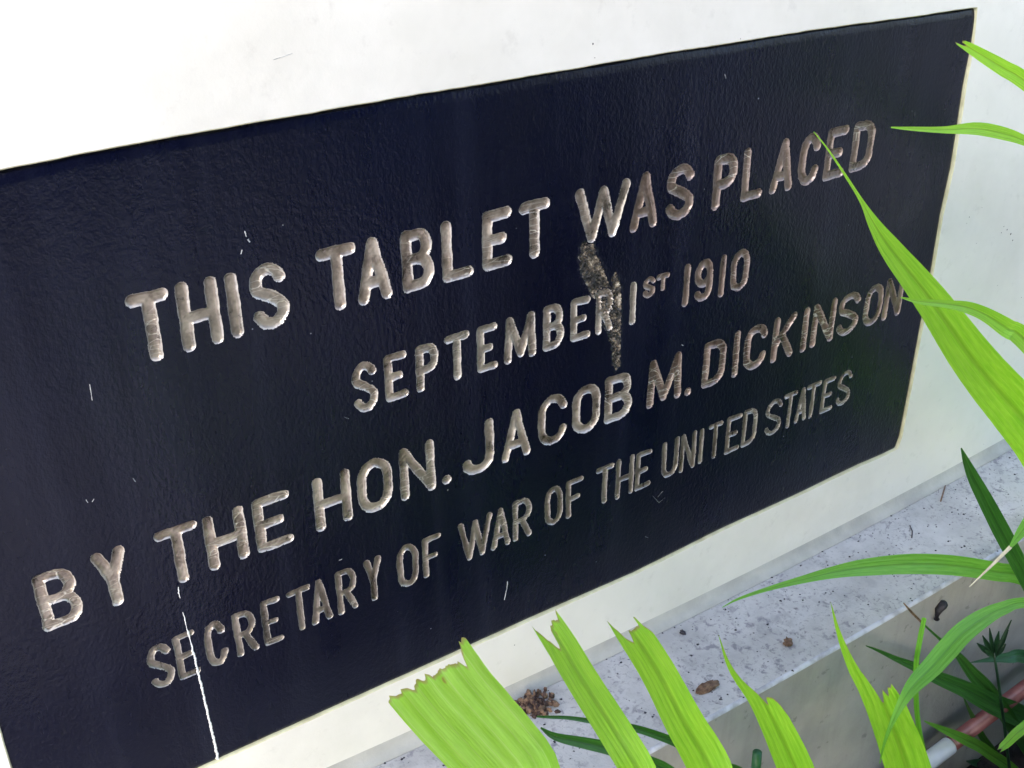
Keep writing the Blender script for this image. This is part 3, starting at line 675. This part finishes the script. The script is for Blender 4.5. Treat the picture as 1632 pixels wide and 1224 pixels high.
# sedge with its dark flower head
sp = at(1625, 1300, .73); sb = Vector((sp.x, sp.y, ZG))
sedge = empty('sedge_plant', sb)
tag(sedge, 'dark green sedge stalk with a tufted flower head at the lower right corner', 'plant')
tube('stem', [(at(1584, 1040, .735), .0011), (at(1589, 1072, .735), .0015), (at(1600, 1151, .735), .0018), (at(1609, 1226, .732), .002), (sp, .0022), (sb, .0025)], SEDGE, sedge)
for (x, y, w) in [(1557, 1025, 9), (1566, 1013, 8), (1577, 1001, 6), (1592, 1006, 8), (1607, 1004, 8), (1612, 988, 5), (1603, 1026, 9), (1570, 1036, 9)]:
    bx_, by_ = 1584, 1048
    leaf('spikelet', [(x, y, 1.5, .732), (x*.6+bx_*.4, y*.6+by_*.4, w, .733), (x*.3+bx_*.7, y*.3+by_*.7, w*.8, .734), (bx_, by_, 2.5, .735)], SEDGE, sedge, fold=.35, nc=4, nr=14)
# cut green stalk
cs = at(1207, 1199, .74)
stub = empty('cut_stalk', Vector((cs.x + .01, cs.y, ZG)))
tag(stub, 'short cut dark green stalk between two bright palm leaflets at the bottom edge', 'plant')
tube('stem', [(cs, .0042), (cs + Vector((.001, 0, -.02)), .0044), (Vector((cs.x + .01, cs.y, ZG)), .005)], STALK, stub)

# ------------------------------------------------------------------ unseen shrubs added to shade the wall and darken the tablet's reflections
def shrub(label, base, c, rad, n, sz, m, seed):
    """trunk with limbs and a crown of separate leaf blades"""
    rg = random.Random(seed); t = empty('added_shade_shrub', base); tag(t, label, 'shrub')
    c = Vector(c); rad = Vector(rad)
    tube('trunk', [(base, .022), (base.lerp(c, .45) + Vector((.02, .02, 0)), .016), (c, .008)], SEDGE, t, 8)
    v, f, uv = [], [], []
    for i in range(n):
        d = Vector((rg.gauss(0, 1), rg.gauss(0, 1), rg.gauss(0, 1))).normalized(); r = rg.random()**.45
        p = c + Vector((d.x*rad.x, d.y*rad.y, d.z*rad.z)) * r * (1 + .25*noise.noise(d*2.5 + Vector((seed, 0, 0))))
        T = (d + Vector((rg.gauss(0, .5), rg.gauss(0, .5), rg.gauss(0, .5) - .2))).normalized(); W = T.cross(Vector((rg.gauss(0, 1), rg.gauss(0, 1), 1))).normalized()
        L = sz * rg.uniform(.7, 1.3); w = L * .11; b0 = len(v); up = T.cross(W) * w * .5
        for k, (a, b) in enumerate(((0, .2), (.35, 1), (.7, .8), (1, .05))):
            q = p + T*(a*L) - Vector((0, 0, .25*a*a*L))
            v += [q - W*w*b, q + up*b, q + W*w*b]; uv += [(0, a*L), (.5, a*L), (1, a*L)]
        for k in range(3):
            for j in range(2): a = b0 + k*3 + j; f.append((a, a+1, a+4, a+3))
    fo = build('foliage', v, f, m, t, True, uv); l = fo.data.uv_layers.new(name='torn_edge'); l.data.foreach_set('uv', [.05]*(2*len(fo.data.loops)))
shrub('unseen tall shrub added overhead to shade the right and lower wall', Vector((1.0, -2.5, ZG)), (.12, -1.28, .26), (1.15, .40, .54), 6000, .22, FOLI, 3)
shrub('unseen low shrub added to shade the ledge and darken the tablet reflection', Vector((.95, -.58, ZG)), (.95, -.60, -1.0), (.55, .16, .13), 900, .16, FOLI, 4)
shrub('unseen dark shrub added to darken the middle of the tablet reflection', Vector((1.6, -1.45, ZG)), (1.55, -1.4, -.86), (.48, .30, .30), 1500, .17, FOLI, 8)
shrub('unseen shrub added at the right to shade the wall', Vector((2.45, -.45, ZG)), (2.4, -.45, -.8), (.3, .3, .3), 500, .2, FOLI, 5)

# ------------------------------------------------------------------ pipe
PY = YL - .03
a, b = at_y(1487, 1208, PY), at_y(1632, 1098, PY)
dirp = (b - a).normalized(); pr = (a - CAM).dot(-cz_) / F * 14.2
pipe = empty('water_pipe', a - dirp*.4)
tag(pipe, 'pinkish copper water pipe with a white plastic joint, low against the plinth', 'pipe')
j1 = at_y(1513, 1188, PY)
tube('pipe_run', [(j1 - dirp*.008, pr*.88), (j1 + dirp*.9, pr*.88)], COPPER, pipe, 24)
tube('joint', [(j1 - dirp*.10, pr), (j1 - dirp*.001, pr), (j1, pr*.97)], WPIPE, pipe, 24)
tube('pipe_run', [(j1 - dirp*.9, pr*.88), (j1 - dirp*.09, pr*.88)], WPIPE, pipe, 24)

# ------------------------------------------------------------------ litter on the ledge
def lump(name, p, sx, sy, sz, m, rot=0, rough=.35, sc=2.2, n=10, seed=0, parent=None):
    v, f = [], []; M = Matrix.Rotation(rot, 3, 'Z')
    for i in range(n + 1):
        th = math.pi*i/n
        for j in range(2*n):
            ph = math.pi*j/n; d = Vector((math.sin(th)*math.cos(ph), math.sin(th)*math.sin(ph), math.cos(th)))
            r = 1 + rough*noise.fractal(d*sc + Vector((seed*7.1, 0, 0)), 1, 2, 3)
            q = d*r; q = Vector((q.x*sx, q.y*sy, max(q.z, -.6)*sz)); v.append(p + M @ q)
    for i in range(n):
        for j in range(2*n): f.append((i*2*n+j, (i+1)*2*n+j, (i+1)*2*n+(j+1) % (2*n), i*2*n+(j+1) % (2*n)))
    return build(name, v, f, m, parent)
def onl(px, py):
    p = at_z(px, py, ZB + .005)
    for _ in range(3): p = at_z(px, py, ZB + bow(p.x))
    return p
o = lump('seed_pod', onl(1127, 1099) + Vector((0, 0, .003)), .0125, .0048, .0045, BROWN, R(-5), .28, 5, 20, 1)
tag(o, 'dry brown seed pod lying on the ledge, right of the third torn leaflet', 'seed pod')
pc = onl(852, 1126); cl = empty('dirt_clump', pc)
tag(cl, 'crumbly brown clump of dirt on the ledge beside the widest leaflet', 'dirt')
for i in range(110):
    lump('crumb', pc + Vector((random.gauss(0, .0085), random.gauss(0, .007), random.uniform(.0003, .0045))), *(random.uniform(.0012, .0034) for _ in range(3)), random.choice([BROWN, BROWN, DARKB]), random.random()*3, .7, 3, 5, i, cl)
tag(lump('bark_crumb', onl(1256, 1026) + Vector((0, 0, .002)), .006, .004, .003, BROWN, .6, .6, 3, 10, 5), 'small brown crumb alone in the middle of the ledge', 'crumb')
tag(lump('dark_crumb', onl(1088, 1009) + Vector((0, 0, .001)), .0028, .003, .0022, BLACKD, .6, .5, 3, 8, 6), 'tiny dark crumb on the ledge near the cove', 'crumb')
# black dropping on the plinth face
dp = [at_y(x, y, YL - .003) for x, y in ((1507, 958), (1502, 965), (1496, 972), (1493, 983), (1493, 989))]
tag(tube('dropping', [(dp[0], .0015), (dp[0].lerp(dp[1], .4), .0045), (dp[1], .005), (dp[2], .0042), (dp[3], .0018), (dp[3].lerp(dp[4], .6), .003), (dp[4], .001)], BLACKD, None, 9), 'black wrinkled dropping stuck on the plinth just under the lip', 'dropping')
tw = [onl(1499, 800), onl(1504, 784), onl(1510, 770)]
tag(tube('reddish_twig', [(tw[0] + Vector((0, 0, .001)), .0008), (tw[1] + Vector((0, 0, .003)), .0009), (at_y(1508, 769, -.004), .0004)], BROWN, None, 6), 'tiny reddish twig leaning on the cove of the wall', 'twig')
tw = [onl(1450, 838), onl(1454, 848), onl(1453, 858)]
tag(tube('dark_fibre', [(q + Vector((0, 0, .0008)), .0006) for q in tw], BLACKD, None, 6), 'short dark curled fibre lying on the ledge', 'fibre')
# fine dirt on the ledge
v, f = [], []
for i in range(650):
    x = random.uniform(.2, 1.5); t = random.random()
    y = -.010 - .112 * (t**1.6 if random.random() < .6 else random.random()); r = random.choice([.0005, .0007, .0010, .0015]) * random.uniform(.7, 1.2)
    c = Vector((x, y, ZB + bow(x))); b0 = len(v)
    for k in range(5):
        an = k*1.2566 + random.random(); v.append(c + Vector((math.cos(an)*r, math.sin(an)*r*random.uniform(.6, 1.1), 0)))
    v.append(c + Vector((0, 0, r*.7)))
    f += [(b0+k, b0+(k+1) % 5, b0+5) for k in range(5)]
tag(build('ledge_grit', v, f, BLACKD, None, False), 'fine dark grit scattered over the ledge', 'grit', kind='stuff')
